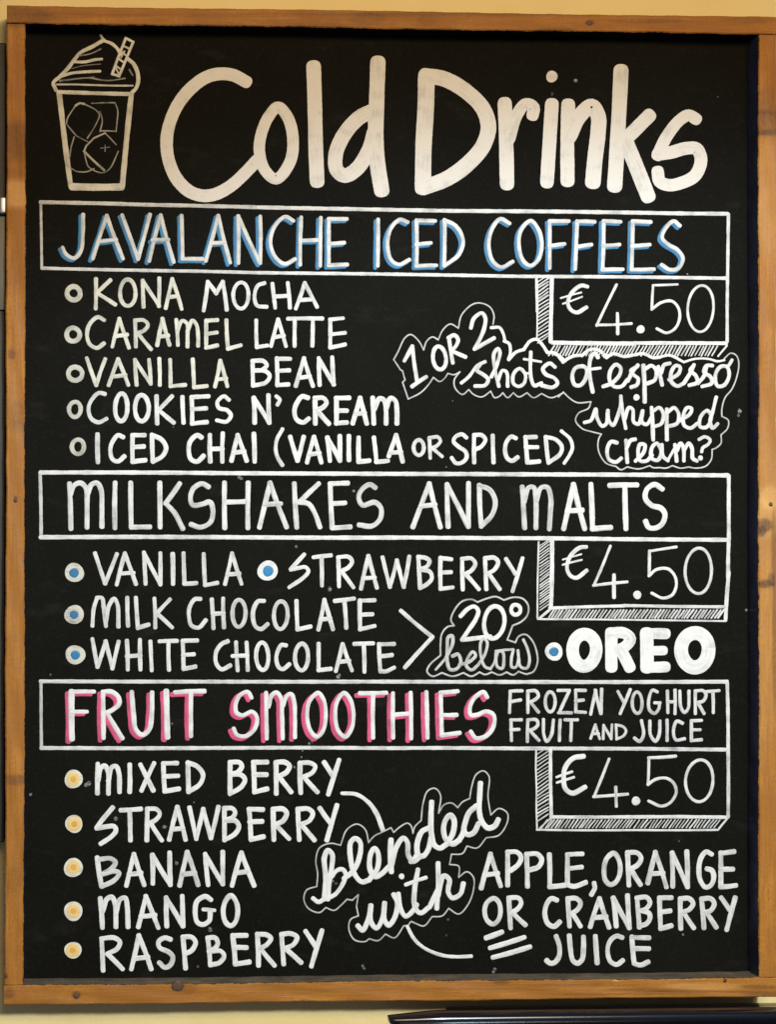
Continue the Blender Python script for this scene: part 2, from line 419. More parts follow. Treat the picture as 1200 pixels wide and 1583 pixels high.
def draw(R, tr, cmd, w, tone, layer, off=(0, 0)):
    """one drawing command; tr = (x0, y0, scale) of the enlargement its numbers were read from"""
    x0, y0, s = tr
    tok = cmd.split(); kind = tok[0]; nums = [tuple(float(q) for q in t.split(',')) for t in tok[1:] if t[0] not in 'wtp']
    tp = 1.0; cap = 2.6
    for t in tok[1:]:
        if t[0] == 'w': w = float(t[1:])
        if t[0] == 't': tone = float(t[1:])
        if t[0] == 'p': tp = float(t[1:])
    W_ = w / s
    if kind == 'e' or kind == 'd':
        n_ = [q for t_ in nums for q in t_]; cx, cy = x0 + n_[0] / s + off[0], y0 + n_[1] / s + off[1]
        if kind == 'd': disc(R, cx, cy, n_[2] / s, tone, layer); return
        rx, ry = n_[2] / s, n_[3] / s; ro = math.radians(n_[4] if len(n_) > 4 else random.uniform(-2, 2))
        k = max(18, int((rx + ry) * 1.6)); pts = []
        ph = random.random() * 6
        for i in range(k):
            a = 2 * math.pi * i / k; q = 1 + 0.018 * math.sin(2 * a + ph) + 0.012 * math.sin(3 * a + ph)
            ex, ey = math.cos(a) * rx * q, math.sin(a) * ry * q
            pts.append((cx + ex * math.cos(ro) - ey * math.sin(ro), cy + ex * math.sin(ro) + ey * math.cos(ro)))
        stroke(R, pts, W_, tone, True, layer); return
    pts = [(x0 + a / s + off[0], y0 + b_ / s + off[1]) for a, b_ in nums]
    ds = max(1.2, min(3.0, W_ / 4))
    if kind == '~': stroke(R, catmull(pts, False, ds), W_, tone, False, layer, tp)
    elif kind == '@': stroke(R, catmull(pts, True, ds), W_, tone, True, layer)
    elif kind == '-':
        for a, b_ in zip(pts, pts[1:]):
            L = math.dist(a, b_); bow = random.uniform(-.012, .012) * min(L, 60)
            if L > 90: bow = random.uniform(-.6, .6)
            mx, my = (a[0] + b_[0]) / 2, (a[1] + b_[1]) / 2
            nx, ny = -(b_[1] - a[1]) / L, (b_[0] - a[0]) / L
            stroke(R, catmull([a, (mx + nx * bow, my + ny * bow), b_], False, ds), W_, tone, False, layer, tp)
    else: raise ValueError(cmd)

def build(name, label, mat, R, parent):
    if not R.v: return None
    return mesh_obj(name, R.v, orient(R), M[mat], parent, {'stroke': ('FLOAT_VECTOR', R.st), 'tone': ('FLOAT', R.tn)}, smooth=True, label=label)

def run(text):
    """
    Z x0 y0 s            coordinates that follow were read off an s-times enlargement at (x0, y0)
    W w   T tone         brush width, paint opacity
    P name|label|colour  a new part of the board;  S ... a sub-part of the last part
    X colour dx dy       shadow colour behind the following words (a sub-part named letter_shadow)
    """
    tr = (0, 0, 1); w = 4; tone = 0.9; part = None; cur = None; sh = None
    def flush():
        nonlocal part, cur
        if not cur: return
        kind, name, label, mat, cmds = cur
        R = Ribbon(); lay = 0.42 if sh and name == 'painted_word' else (0.30 if kind == 'S' else 0.0)
        for (t_, c_, w_, to_) in cmds: draw(R, t_, c_, w_, to_, lay)
        o = build(name, label, mat, R, BOARD if kind == 'P' else part)
        if kind == 'P': part = o
        if sh and name == 'painted_word':
            R2 = Ribbon()
            for (t_, c_, w_, to_) in cmds: draw(R2, t_, c_, w_ * 1.12, 0.80, 0.0, (sh[1], sh[2]))
            build('letter_shadow', None, sh[0], R2, o if kind == 'P' else part)
        cur = None
    for ln in text.strip().splitlines():
        ln = ln.strip()
        if not ln or ln[0] == '#': continue
        if ln[0] in 'ZWTPSX' and ln[1:2] in (' ', '|'):
            k, rest = ln[0], ln[2:]
            if k == 'Z': tr = tuple(float(q) for q in rest.split())
            elif k == 'W': w = float(rest)
            elif k == 'T': tone = float(rest)
            elif k == 'X':
                flush()
                sh = None if rest.strip() == 'none' else (rest.split()[0], float(rest.split()[1]), float(rest.split()[2]))
            else:
                flush(); nm, lb, ma = rest.split('|'); cur = (k, nm, lb or None, ma.strip(), [])
        else:
            for c_ in ln.split(';'):
                if c_.strip(): cur[4].append((tr, c_.strip(), w, tone))
    flush()

# ================================================================ the writing on the board
run('''
# ---- title
Z 240 80 5
T 1.0
P painted_word|large painted word Cold|title
W 103
~ 697,232 610,187 500,174 390,203 270,292 170,420 105,580 88,720 110,860 170,990 270,1085 380,1116 480,1098 590,1035 690,945 780,850
W 92
@ 950,430 1030,520 1066,700 1040,860 935,986 850,920 806,780 820,640 880,500
Z 400 0 3
W 69
- 255,316 262,560; - 262,560 271,838
~ 535,515 470,545 400,620 358,715 362,790 400,816 455,785 510,700 535,620
W 72
~ 553,296 547,480 543,620 550,750 570,880
P painted_word|large painted word Drinks|title
W 76
~ 778,358 775,500 765,680 762,868
W 72
~ 778,354 860,368 960,424 1040,505 1066,590 1040,680 960,770 870,832 768,870
W 72
~ 1142,488 1148,650 1152,848
~ 1164,640 1195,540 1240,484 1276,500 1272,532 w60
Z 800 0 3
W 66
~ 160,490 150,650 138,842
d 160,357 28
~ 236,492 232,650 233,836
~ 243,630 285,545 345,494 375,540 374,620 360,740 351,842 w72
~ 481,334 473,500 462,700 452,860 w70
~ 610,540 535,615 485,665 w64
~ 500,650 550,770 605,908 w70
~ 826,552 795,536 750,562 690,640 652,718 w60
~ 655,718 715,708 780,690 832,692 852,745 825,815 760,850 700,860 660,842 652,802 w62

# ---- cup drawing
Z 60 40 5.861
T 0.76
P cup_drawing|painted outline of a takeaway cup|cream
W 50
- 185,612 288,1450
- 838,625 757,1450
W 66
- 305,1460 745,1462
W 36
- 180,602 840,622
W 34
~ 155,585 132,520 190,465 270,380 330,300 380,245 480,195 560,148 590,135
~ 592,140 660,165 715,215 738,262 w28
- 562,92 588,135 w22
~ 810,305 860,350 895,430 900,510 880,570 850,602 w38
~ 330,330 420,330 500,312 568,305 w27
~ 200,462 300,432 430,420 552,415 w27
- 165,535 500,540 850,545 w17 t.68
S cream_shading||cream
W 14
T 0.22
~ 190,500 300,488 450,476 620,500 780,480
~ 370,275 470,255 560,215
~ 190,510 330,485 500,470
~ 820,400 850,450
~ 300,390 400,365 560,350 w8
S straw||cream
W 24
T 0.86
- 788,115 855,150 728,460 665,440 788,115
- 775,190 830,218 w18;- 742,235 795,275 w18;- 720,300 770,335 w18;- 705,370 755,405 w18
- 690,370 725,440 w16; - 775,235 745,290 w16
S ice_cube||cream
W 13
T 0.34
~ 250,885 260,840 330,730
~ 335,725 370,705 410,712 w22 t.5
~ 410,712 470,740 520,770 548,810 530,870 480,960 440,1020
- 250,892 340,1000 440,1050
~ 480,705 600,700 690,700 t.25
~ 690,700 715,770 710,860 700,960; - 700,958 555,955 
~ 555,780 575,860 555,960
- 320,1010 290,1110 280,1190 t.35
~ 290,1290 340,1320 430,1325 500,1298
- 600,975 500,1020 430,1090 410,1140 w16 t.5; - 410,1140 590,1310 w22 t.5; - 600,975 700,1080 t.2
~ 410,1140 430,1230 450,1280 570,1335 640,1300 720,1140
- 562,1112 640,1102 w10 t.3; - 600,1082 600,1140 w10 t.25

# ---- first banner
Z 0 0 1
T 0.82
P banner_outline|rectangle outline round the blue-edged heading|white
W 6
- 63,313 230,317 400,321 t.72; - 400,321 700,326.5 1000,329.5 1125,331
W 5.4
- 65,415 230,418.5 400,422 t.74; - 400,422 800,427.5 1123,430.5
W 4.2
- 63,314 64.5,414 t.62
W 5
- 1126.5,332 1125,430 1124.5,528
X blue -3.8 3.1
Z 0 300 3
W 18.5
S painted_word|blue-edged heading word beginning with J|white
~ 385,97 384,180 375,265 345,298 308,282 290,250
- 430,300 495,102; - 495,102 570,300 ; - 455,222 538,212
- 567,100 640,302; - 640,302 695,97
- 692,310 745,100; - 745,100 805,315 ; - 708,215 780,213
- 842,102 846,300; - 846,302 938,302
- 955,310 1012,102; - 1012,102 1067,318 ; - 980,228 1042,226
- 1105,104 1105,320 ; - 1105,104 1205,320; - 1207,106 1207,320
Z 400 300 3
~ 160,125 122,107 75,150 54,220 75,290 120,325 168,303
- 197,110 192,328 ; - 288,112 285,333; - 195,217 285,214
- 325,117 325,332 ; - 325,117 408,117 ; - 325,232 396,227; - 325,332 410,328
S painted_word|blue-edged heading word ICED|white
- 554,120 552,333
~ 690,132 655,120 614,160 597,230 614,305 650,328 698,306
- 732,124 732,333; - 732,124 818,126; - 732,236 798,228; - 732,335 823,332
- 862,122 860,333 ; ~ 862,122 915,150 948,215 930,280 864,332
S painted_word|blue-edged heading word COFFEES|white
~ 1163,137 1120,117 1080,170 1067,240 1085,310 1125,340 1178,315
Z 800 300 3
@ 62,125 100,170 113,240 95,310 60,333 27,310 7,240 17,170
- 150,127 150,343 ; - 150,127 238,127; - 150,242 218,233
- 277,128 268,348; - 277,128 358,130; - 277,246 343,236
- 400,127 395,350; - 400,127 478,130; - 398,241 473,236; - 395,352 488,350
- 535,127 530,350; - 535,127 618,131; - 533,242 613,236; - 530,352 633,350
~ 753,148 725,127 688,160 672,205 700,235 745,262 768,300 748,345 708,352 670,330
X none

# ---- first list
Z 90 420 4
T 0.66
P bullet_ring|grey painted ring before KONA|cream
e 95,135,41,41 w31
P bullet_ring|grey painted ring before CARAMEL|cream
e 92,390,40,42 w32
Z 90 540 4
P bullet_ring|grey painted ring before the first VANILLA|cream
e 105,152,42,42 w31
P bullet_ring|grey painted ring before COOKIES|cream
e 103,372,37,46 w28
P bullet_ring|grey painted ring before ICED CHAI|cream
T 0.55
e 122,603,38,44 w28
Z 90 420 4
W 25
T 0.78
P painted_word|painted word KONA|cream
- 233,47 232,228 ; - 322,54 242,130 ; - 245,137 352,204
e 430,132,48,82
- 522,57 527,218 ; - 522,57 625,213 ; - 625,43 622,213
- 665,225 705,47; - 705,47 763,230; - 682,160 740,152
T 0.84
P painted_word|painted word MOCHA|white
- 900,240 925,64; - 925,64 977,135; - 977,135 1018,64; - 1018,64 1042,236
e 1130,148,48,80
Z 370 420 4
~ 155,72 115,87 94,150 110,210 168,218
- 205,77 222,223; - 300,72 313,223; - 215,155 308,150
- 350,228 405,72; - 405,72 480,218; - 372,177 450,172
T 0.78
Z 90 420 4
P painted_word|painted word CARAMEL|cream
~ 283,300 245,282 195,325 178,390 195,450 240,473 282,445
- 335,463 378,292; - 378,292 437,470 ; - 352,400 425,390
- 475,302 480,463 t.6; ~ 475,302 530,302 555,330 530,365 490,380 t.6; - 495,385 573,480 t.7
- 612,455 645,292; - 645,292 688,453 ; - 630,402 680,396
- 730,300 740,453 ; ~ 737,370 765,305 795,320 800,400 800,463 ; ~ 800,370 830,303 855,330 865,400 865,458
- 915,303 915,468; - 915,305 983,300; - 915,387 980,377; - 915,472 983,457
- 1040,302 1050,478; - 1050,478 1128,456
T 0.86
Z 370 420 4
P painted_word|painted word LATTE|white
- 105,303 108,468; - 108,468 172,458
- 197,460 240,297; - 240,297 288,460; - 212,407 275,397
- 302,292 513,291 ; - 343,302 342,460; - 455,297 452,458
- 562,297 562,468; - 562,297 640,289; - 562,390 653,379; - 562,470 653,451
Z 90 540 4
T 0.76
P painted_word|painted word VANILLA beside BEAN|cream
- 177,57 235,222; - 235,222 290,62
- 312,222 370,62; - 370,62 433,220; - 332,170 415,160
- 475,67 485,220; - 475,67 572,213 ; - 562,67 572,213
- 625,60 628,220 t.85
- 692,67 695,228; - 695,230 785,221
- 832,64 840,233; - 840,236 918,228
- 970,230 1002,72; - 1002,72 1045,228; - 982,187 1038,180
Z 370 540 4
T 0.84
P painted_word|painted word BEAN|white
W 27
- 82,74 85,225 ; ~ 82,72 150,74 170,100 140,128 95,132; ~ 95,132 160,135 188,165 165,205 87,225
- 232,57 235,222; - 232,60 313,60; - 234,135 308,131; - 235,222 303,218
- 350,226 400,57; - 400,57 455,226; - 370,177 435,167
- 492,57 497,220; - 492,57 585,218; - 575,52 583,218
Z 90 540 4
T 0.88
P painted_word|painted word COOKIES|white
W 28
~ 288,277 250,271 203,320 187,370 205,430 250,452 298,430 w25 t.8
e 390,360,38,85,3
e 517,365,42,82
- 608,292 612,458 ; - 703,292 622,375 ; - 620,375 713,453
- 768,297 775,453
- 825,297 828,458; - 825,297 928,291; - 828,370 913,366; - 828,460 918,451
~ 1055,313 1025,291 985,325 992,362 1045,378 1068,410 1040,448 982,440 w25
Z 370 540 4
W 30
P painted_word|painted word N with its apostrophe|white
- 90,302 95,453; - 90,302 185,453; - 180,287 185,453
~ 230,292 250,312 237,342 w25
P painted_word|painted word CREAM beside COOKIES|white
~ 423,300 390,292 352,340 341,390 355,435 395,453 428,430
- 468,303 470,458 ; ~ 468,302 520,302 540,330 515,362 480,375 ; - 482,380 553,460
- 600,303 600,458; - 600,302 678,301; - 600,381 663,380; - 600,458 663,453
- 702,457 747,302; - 747,302 788,458; - 720,400 775,395
- 825,302 832,458; ~ 835,370 868,305 898,318 908,390 908,458; ~ 908,370 935,303 965,318 975,380 975,458
Z 90 540 4
T 0.90
W 29
P painted_word|painted word ICED beside CHAI|white
- 243,528 245,697 t.8
~ 400,543 370,531 332,580 322,630 336,680 370,694 408,663
- 460,532 460,693; - 460,531 533,531; - 460,606 528,601; - 460,695 538,686
- 580,532 585,692 ; ~ 580,530 640,560 667,610 645,660 587,694
P painted_word|painted word CHAI|white
~ 885,545 860,531 817,570 807,620 821,680 860,694 898,660
- 938,532 940,693; - 1018,522 1015,693; - 938,618 1015,615
- 1072,688 1110,532; - 1110,532 1165,688; - 1087,640 1150,632
Z 370 540 4
- 90,524 95,693
P painted_word|painted bracketed word VANILLA|white
~ 267,495 232,560 225,620 238,670 266,716 w24
- 315,543 360,688; - 360,688 398,543
- 420,698 462,543; - 462,543 507,698; - 437,650 495,642
- 545,547 560,688; - 545,547 622,688; - 622,538 622,688
- 678,538 678,684
- 738,548 738,693; - 738,695 803,689
- 833,548 848,696; - 848,696 918,690
- 925,660 970,532; - 970,532 1010,693; - 935,640 1000,636
T 0.80
P painted_word|small painted word OR in the bracket|white
e 1110,608,32,46 w25
Z 650 580 4.444
- 62,433 68,568 w26; ~ 62,431 120,426 138,452 110,488 75,500 w25; - 82,500 148,558 w25
T 0.86
W 30
P painted_word|painted word SPICED with its bracket|white
~ 315,428 285,406 240,425 228,455 260,490 310,525 318,565 288,600 245,605 217,570
- 370,413 370,598; ~ 370,412 420,412 447,442 420,490 380,510
- 497,417 503,598
~ 655,433 625,422 592,460 582,510 597,570 630,588 668,565
- 722,427 735,598; - 722,427 793,425; - 725,495 803,495; - 735,600 816,593
- 862,427 880,600; ~ 862,425 930,442 972,490 962,540 882,602
~ 970,385 1030,440 1045,500 1025,550 990,603 w25

# ---- second banner
Z 0 0 1
T 0.86
P banner_outline|rectangle outline round MILKSHAKES AND MALTS|white
W 6.6
- 63,730.5 350,731.5 630,732.7; - 630,732.7 840,733.5 1125,735
- 63,830.5 350,830.5 630,831; - 630,831 840,832 1122,834.5
W 5.6
- 62,731 63.5,830 t.66
W 6
- 1127,736 1127,835; - 1127,835 1126,893; - 1127,885 1122,958
W 31
Z 50 720 4
T 0.80
S painted_word|painted heading word MILKSHAKES|white
- 230,112 238,388; ~ 235,180 260,120 298,107 332,140 338,250 338,380; ~ 338,190 365,118 400,107 425,150 430,260 430,375
- 512,107 510,383
- 608,107 612,378; - 612,380 725,378
- 788,107 790,378; - 910,112 825,232; ~ 825,232 880,292 930,388
~ 1088,130 1050,111 997,140 977,200 992,243 1050,238 1098,225 1117,280 1100,350 1040,380 982,363 t.72
T 0.85
Z 330 720 4
- 68,107 70,383; - 215,107 213,383; - 70,225 213,220
- 285,380 350,107; - 350,107 452,378; - 320,240 415,235
- 500,112 515,380; - 650,112 532,225; ~ 530,225 590,237 630,300 658,378
- 722,112 735,383; - 722,112 830,108; - 730,235 812,230; - 735,385 845,378
~ 1000,135 970,116 925,140 899,190 922,243 1000,226 1037,265 1030,330 980,373 902,366 t.76
Z 610 720 4
S painted_word|painted heading word AND|white
- 114,378 215,112; - 215,112 283,378; - 165,250 250,240
- 325,117 332,375; - 325,117 455,375; - 458,110 458,375
~ 525,122 528,250 537,372; ~ 525,122 590,150 623,220 605,300 537,374 t.72
S painted_word|painted heading word MALTS|white
- 790,132 805,383 t.7; ~ 803,220 830,135 862,135 875,220 875,383 t.7; ~ 877,220 905,138 945,133 967,200 965,270 958,390 t.7
Z 840 720 4
W 33
T 0.92
- 127,388 187,117; - 187,117 256,388; - 150,280 240,275
- 295,117 305,388; - 305,390 416,382
- 413,122 578,119; - 505,125 512,388
~ 735,143 690,116 642,145 632,200 670,245 728,263 753,300 735,360 690,386 652,380 634,345

# ---- second list
Z 90 840 4
T 0.72
P bullet_dot|white dot with blue centre before the second VANILLA|cream
d 100,180 61 
S dot_centre||blue
d 98,182 31
P bullet_dot|white dot with blue centre before MILK|cream
d 99,440 60
S dot_centre||blue
d 98,440 28
P bullet_dot|white dot with blue centre before WHITE|cream
d 106,688 60
S dot_centre||blue
d 106,690 30
Z 370 840 4.444
P bullet_dot|white dot with blue centre before STRAWBERRY|white
T 0.95
d 195,187 75
S dot_centre||blue
d 198,190 38
Z 830 920 3.871
P bullet_dot|white dot with blue centre before the bold word|white
d 103,337 56
S dot_centre||blue
d 103,338 29
Z 90 840 4
W 26
T 0.78
P painted_word|painted word VANILLA above MILK|white
- 228,62 290,247; - 290,247 362,67
- 362,253 412,62; - 412,62 480,250; - 380,187 465,182
- 530,57 540,248; - 530,57 632,253; - 632,62 632,253
- 708,67 710,248 w29
- 775,62 780,248; - 780,250 853,245
- 900,67 908,256; - 908,258 983,244
- 1032,250 1075,62; - 1075,62 1133,248; - 1047,192 1120,186
P painted_word|painted word MILK|white
~ 212,508 220,400 240,337 w25; ~ 240,335 270,337 282,400 295,510; ~ 295,490 312,390 345,342 366,375 372,513
- 427,337 432,508
- 480,337 492,520; - 492,522 558,502
- 595,342 600,518; - 690,347 612,430; - 615,437 703,518
P painted_word|painted word CHOCOLATE beside MILK|white
~ 878,343 845,345 814,390 808,450 825,508 870,520 912,475
- 950,347 960,523; - 1020,342 1025,518; - 955,435 1022,432
e 1118,432,40,85 t.7
Z 370 840 4.444
W 30
T 0.84
~ 168,395 130,397 102,440 93,500 112,570 150,588 193,555
e 285,492,47,96 t.74
- 393,397 400,590; - 400,590 488,571
- 544,590 585,388; - 585,388 643,588; - 560,522 625,515
- 658,395 786,379; - 722,390 735,578
- 828,392 830,588; - 828,392 928,390; - 828,490 913,486; - 830,590 928,567
Z 90 840 4
W 26
T 0.82
P painted_word|painted word WHITE|white
- 212,592 243,762; - 243,762 293,605; - 293,605 335,772; - 335,772 373,608
- 425,602 430,778; - 505,597 508,778; - 425,697 508,692
- 570,607 578,783
- 628,605 733,602; - 682,607 685,780
- 770,602 775,773; - 770,602 858,600; - 772,690 838,685; - 775,775 848,761
P painted_word|painted word CHOCOLATE beside WHITE|white
~ 1048,605 1010,622 977,670 977,740 1010,778 1063,754
- 1100,612 1110,783
Z 370 840 4.444
W 29
T 0.86
- 50,682 58,868; - -45,773 55,770
e 158,775,43,93
~ 320,700 290,697 264,740 254,790 271,850 300,863 343,830
e 428,780,46,90
- 545,690 545,868; - 545,870 628,861
- 664,875 710,692; - 710,692 773,870; - 680,815 755,806
- 792,690 918,686; - 855,690 860,880
- 960,692 970,878; - 960,692 1063,690; - 965,775 1048,766; ~ 970,878 1010,878 1063,853
P painted_word|painted word STRAWBERRY beside the blue-centred dot|white
- 445,77 355,177; ~ 355,180 400,170 455,163 475,190 440,235 345,300
- 512,95 628,82 ; - 565,97 568,288
- 680,97 685,293; ~ 680,95 750,92 775,125 750,165 700,190; - 707,197 783,300
- 837,310 887,87; - 887,87 945,303; - 855,240 930,235
- 985,97 1035,298; - 1035,298 1083,117; - 1083,117 1130,298; - 1130,298 1168,92
Z 600 840 4.8
W 32
- 225,102 238,330; ~ 225,100 280,108 308,130 290,170 245,190; ~ 245,195 310,210 325,260 290,302 240,330
- 390,107 390,333; - 390,110 468,118; - 390,216 466,213; - 390,337 478,326
- 550,117 555,340; ~ 550,115 620,112 648,150 620,200 578,225; - 580,232 673,338
- 720,112 730,338; ~ 720,110 790,107 818,140 790,195 748,220; - 750,225 828,338
- 877,117 945,225; - 998,112 925,353
P pointer_arrow|painted angle bracket after the CHOCOLATE lines|white
- 97,500 328,693; - 328,697 127,918
T 0.9
P bubble_outline|thin outline round 20 degrees below|white
W 13
T 0.62
~ 490,610 467,570 490,500 550,430 620,415 665,435; ~ 665,435 730,410 800,395 860,420; ~ 860,420 930,400 1000,410 1040,460 1035,530 990,580 925,610; - 925,610 885,715 945,735
~ 945,735 970,690 1020,675 1070,720 1100,790 1110,880 1080,950 1030,970; ~ 1030,970 1000,962 970,950; ~ 970,950 930,975 880,955; ~ 880,955 830,975 770,955; ~ 770,955 720,972 680,955
~ 680,955 620,985 560,960; ~ 560,960 480,985 400,960; ~ 400,960 330,985 290,950 310,900 390,830; ~ 390,830 390,740 400,670 440,620 490,610
S painted_word|painted 20 degrees|white
T 0.92
W 32
~ 540,538 590,487 640,468 670,500 650,565 600,640 550,712; - 552,715 758,690
e 788,585,74,122,7 
e 948,492,34,38 w30
S painted_word|painted script word below|white
W 19
T 0.68
- 355,935 430,850; ~ 430,850 480,740 475,685 447,695 440,780 440,880 460,935 510,930 540,880 520,822 480,835 w26
~ 530,900 600,880 650,830 630,803 592,850 582,910 620,938 670,900 w24
~ 670,900 720,820 735,730 705,705 687,740 690,840 720,915 760,930 w22; ~ 760,930 790,880 800,800
@ 822,800 803,850 812,915 848,928 860,865 850,805 w23; - 800,798 860,790 930,785 w18
~ 930,790 915,860 920,918 948,918 968,860 965,795 w22; ~ 970,850 985,915 1030,925 1050,870 1035,780 1005,715 w22
P painted_word|bold fat painted word of four letters|white
Z 830 920 3.871
T 0.97
e 285,328,70,97,0 w78
- 447,230 447,425 w76; ~ 452,226 520,226 562,262 532,305 500,322 w68; - 510,340 555,428 w70
- 658,232 660,428 w80; - 660,230 766,230 w70; - 660,331 755,331 w58; - 660,430 766,429 w70
e 947,328,83,102,-3 w86

# ---- third banner
Z 0 0 1
T 0.80
P banner_outline|rectangle outline round FRUIT SMOOTHIES|white
W 6
- 63,1053 340,1053.6 600,1053.5; - 600,1053.5 800,1054 1124,1053.6
- 64,1156 340,1156 600,1156.2; - 600,1156.2 800,1156.7 1121,1158.5
W 5
- 63.3,1054 64,1155 t.6
W 5.5
- 1124.6,1056 1126,1160; - 1126,1160 1126,1262
X pink -5.2 3.6
Z 50 1040 4
W 29
T 0.93
S painted_word|pink-edged heading word FRUIT|white
- 242,118 244,405 w38; - 242,117 380,116 w27; - 246,240 336,240 w26
- 437,122 440,400; ~ 437,117 490,117 532,150 537,190 502,225 460,245; - 465,255 555,403
~ 615,120 625,250 640,350 680,383 722,350 738,250 740,123 w30
- 828,115 835,395 w36
- 885,120 1063,113; - 980,122 980,388
Z 340 1040 5
W 33
S painted_word|pink-edged heading word SMOOTHIES|white
~ 243,190 215,147 157,170 122,240 127,305 170,328 250,300 285,340 270,430 200,488 132,478 107,432
- 357,155 362,505; ~ 375,260 402,172 440,152 473,200 480,320 485,505 ; ~ 490,250 520,175 553,165 575,230 580,350 580,495
@ 760,155 802,210 818,320 800,440 750,493 702,450 674,340 692,220
@ 960,155 1010,210 1033,320 1018,430 970,493 917,450 892,340 907,220
Z 540 1040 4.615
W 31
- 77,145 263,142 ; - 170,152 170,460
- 312,147 313,460; - 438,143 442,465; - 315,300 435,290
- 550,138 558,460
- 652,142 660,445; - 652,142 773,131; - 657,300 765,300; - 660,445 787,428
~ 983,173 960,137 903,170 862,240 867,300 910,300 980,275 1030,300 1030,380 980,448 905,465 868,420
X none
Z 770 1040 3.243
W 17
T 0.76
S painted_word|small painted word FROZEN|white
- 62,92 58,198; - 62,92 120,90; - 60,145 113,136
- 150,94 150,198; ~ 150,91 190,91 203,115 185,135 162,145; - 167,152 203,196
e 262,145,25,50
- 302,88 358,88; - 358,90 307,198; - 305,200 368,200
- 390,87 390,193; - 390,87 438,88; - 390,140 428,136; - 390,195 438,198
- 490,90 465,206; - 488,87 515,203 ; - 520,82 518,203
S painted_word|small painted word YOGHURT|white
- 602,94 630,145 ; - 663,84 613,203
e 698,150,25,53
~ 798,95 775,87 757,130 760,185 785,203 806,180 810,150; - 812,150 787,150
- 850,92 852,198; - 888,87 888,203; - 852,145 888,145
~ 912,92 917,170 935,198 953,180 958,92
- 990,92 990,203; ~ 990,90 1030,90 1043,110 1030,140 1003,148; - 1003,152 1033,203
- 1047,94 1108,89; - 1078,95 1080,198
S painted_word|small painted word FRUIT|white
- 65,237 68,338; - 65,235 117,235; - 65,285 105,283
- 150,237 148,343; ~ 150,235 193,236 200,260 180,280 160,287; - 162,290 205,338
~ 228,234 230,310 245,343 268,310 278,237
- 312,237 308,338
- 337,235 398,235 ; - 368,240 365,338
S painted_word|smallest painted word AND|white
W 14
- 465,328 488,260; - 488,260 510,330; - 475,305 505,305
- 528,330 530,262; - 530,262 568,330; - 572,260 568,330
- 592,260 595,330; ~ 592,260 628,270 642,290 630,315 595,332
S painted_word|small painted word JUICE|white
W 17
~ 720,240 730,310 710,343 685,327; ~ 762,242 765,310 790,343 808,310 812,242; - 848,237 848,338; ~ 925,252 897,242 880,290 892,335 935,330
- 970,240 970,338; - 970,240 1020,238; - 970,285 1013,285; - 970,340 1020,335

# ---- price boxes
Z 820 420 3.75
T 0.93
P price_box|price panel outline under the blue-edged heading|white
- 125,40 122,200 w25; - 122,200 118,405 w24; - 130,412 600,418 w25; - 600,415 1135,416 w22
- 36,45 40,230; - 40,230 38,398 w9; - 1140,430 1090,490 w11
T 0.9
S price_figures|painted price 4.50 euro at the top|white
~ 330,88 295,82 242,122 217,180 235,222 270,238 325,208 w23; - 178,154 295,122 w11; - 190,187 300,147 w11
- 500,77 385,313 w16; - 385,310 586,302 w16; - 505,245 507,360 w19
d 640,335 24
- 712,80 853,75 w14; - 712,82 705,218 w16; ~ 705,220 760,180 820,172 858,210 866,270 840,330 790,356 735,332 w17
e 988,215,76,132,3 w16 t.8
''')

def hatch(u0, u1, v0, v1, step, dx, dy, w, tone, parent, seed, vert):
    """rows of quick slanting brush lines that shade the side of a price box"""
    random.seed(seed); R = Ribbon()
    a = (v0 if vert else u0)
    end = (v1 if vert else u1)
    while a < end:
        j = lambda q=.5: random.uniform(-q, q)
        if vert: p = [(u0 + j(), a + j(.8)), (u1 + j(), a - dy + j(.8))]
        else: p = [(a + j(.8), v1 + j()), (a + dx + j(.8), v0 + j())]
        stroke(R, catmull([p[0], ((p[0][0] + p[1][0]) / 2 + j(.25), (p[0][1] + p[1][1]) / 2 + j(.25)), p[1]]), w * random.uniform(.75, 1.2), tone + j(.12), False, 0.12)
        a += step * random.uniform(.85, 1.15)
    return build('hatching', None, 'white', R, parent)
def last(name):
    return [o for o in BOARD.children if o.name.split('.')[0] == name][-1]
def newest(name):
    c = [o for o in bpy.data.objects if o.name.split('.')[0] == name]
    return sorted(c, key=lambda o: o.name)[-1]
pb = newest('price_box')
hatch(832, 848, 436, 531, 5.4, 0, 10.5, 2.2, .78, pb, 3, True)
hatch(849, 1104, 535, 550, 5.2, 8.5, 0, 2.2, .80, pb, 4, False)

run('''
Z 840 720 4
T 0.9
P price_box|price panel outline under MILKSHAKES AND MALTS|white
- 55,455 48,868 w27; - 40,880 500,866 w19; - 500,864 1120,872 w19 t.8
Z 0 0 1
- 833,838 831,955 w2.8 t.8; - 832,957 980,958 1122,960 w3 t.85; - 852,941 834,956 w4
Z 840 720 4
T 0.9
S price_figures|painted price 4.50 euro in the middle|white
~ 265,502 225,507 167,560 147,630 167,678 205,693 268,648 w25; - 122,580 235,547 w11; - 122,612 238,582 w13
- 415,497 315,737 w18; - 312,740 518,718 w19; - 438,677 438,812 w24
d 582,798 26
- 657,528 823,502 w17; - 657,527 655,678 w20; ~ 655,680 700,642 770,637 813,680 823,740 798,798 740,818 672,788 w19
e 960,650,83,138,2 w19 t.8
''')
pb = newest('price_box')
hatch(835, 849, 843, 946, 4.6, 0, 10, 1.9, .80, pb, 5, True)
hatch(848, 1112, 943, 955, 5.2, 8.5, 0, 2.6, .72, pb, 6, False)
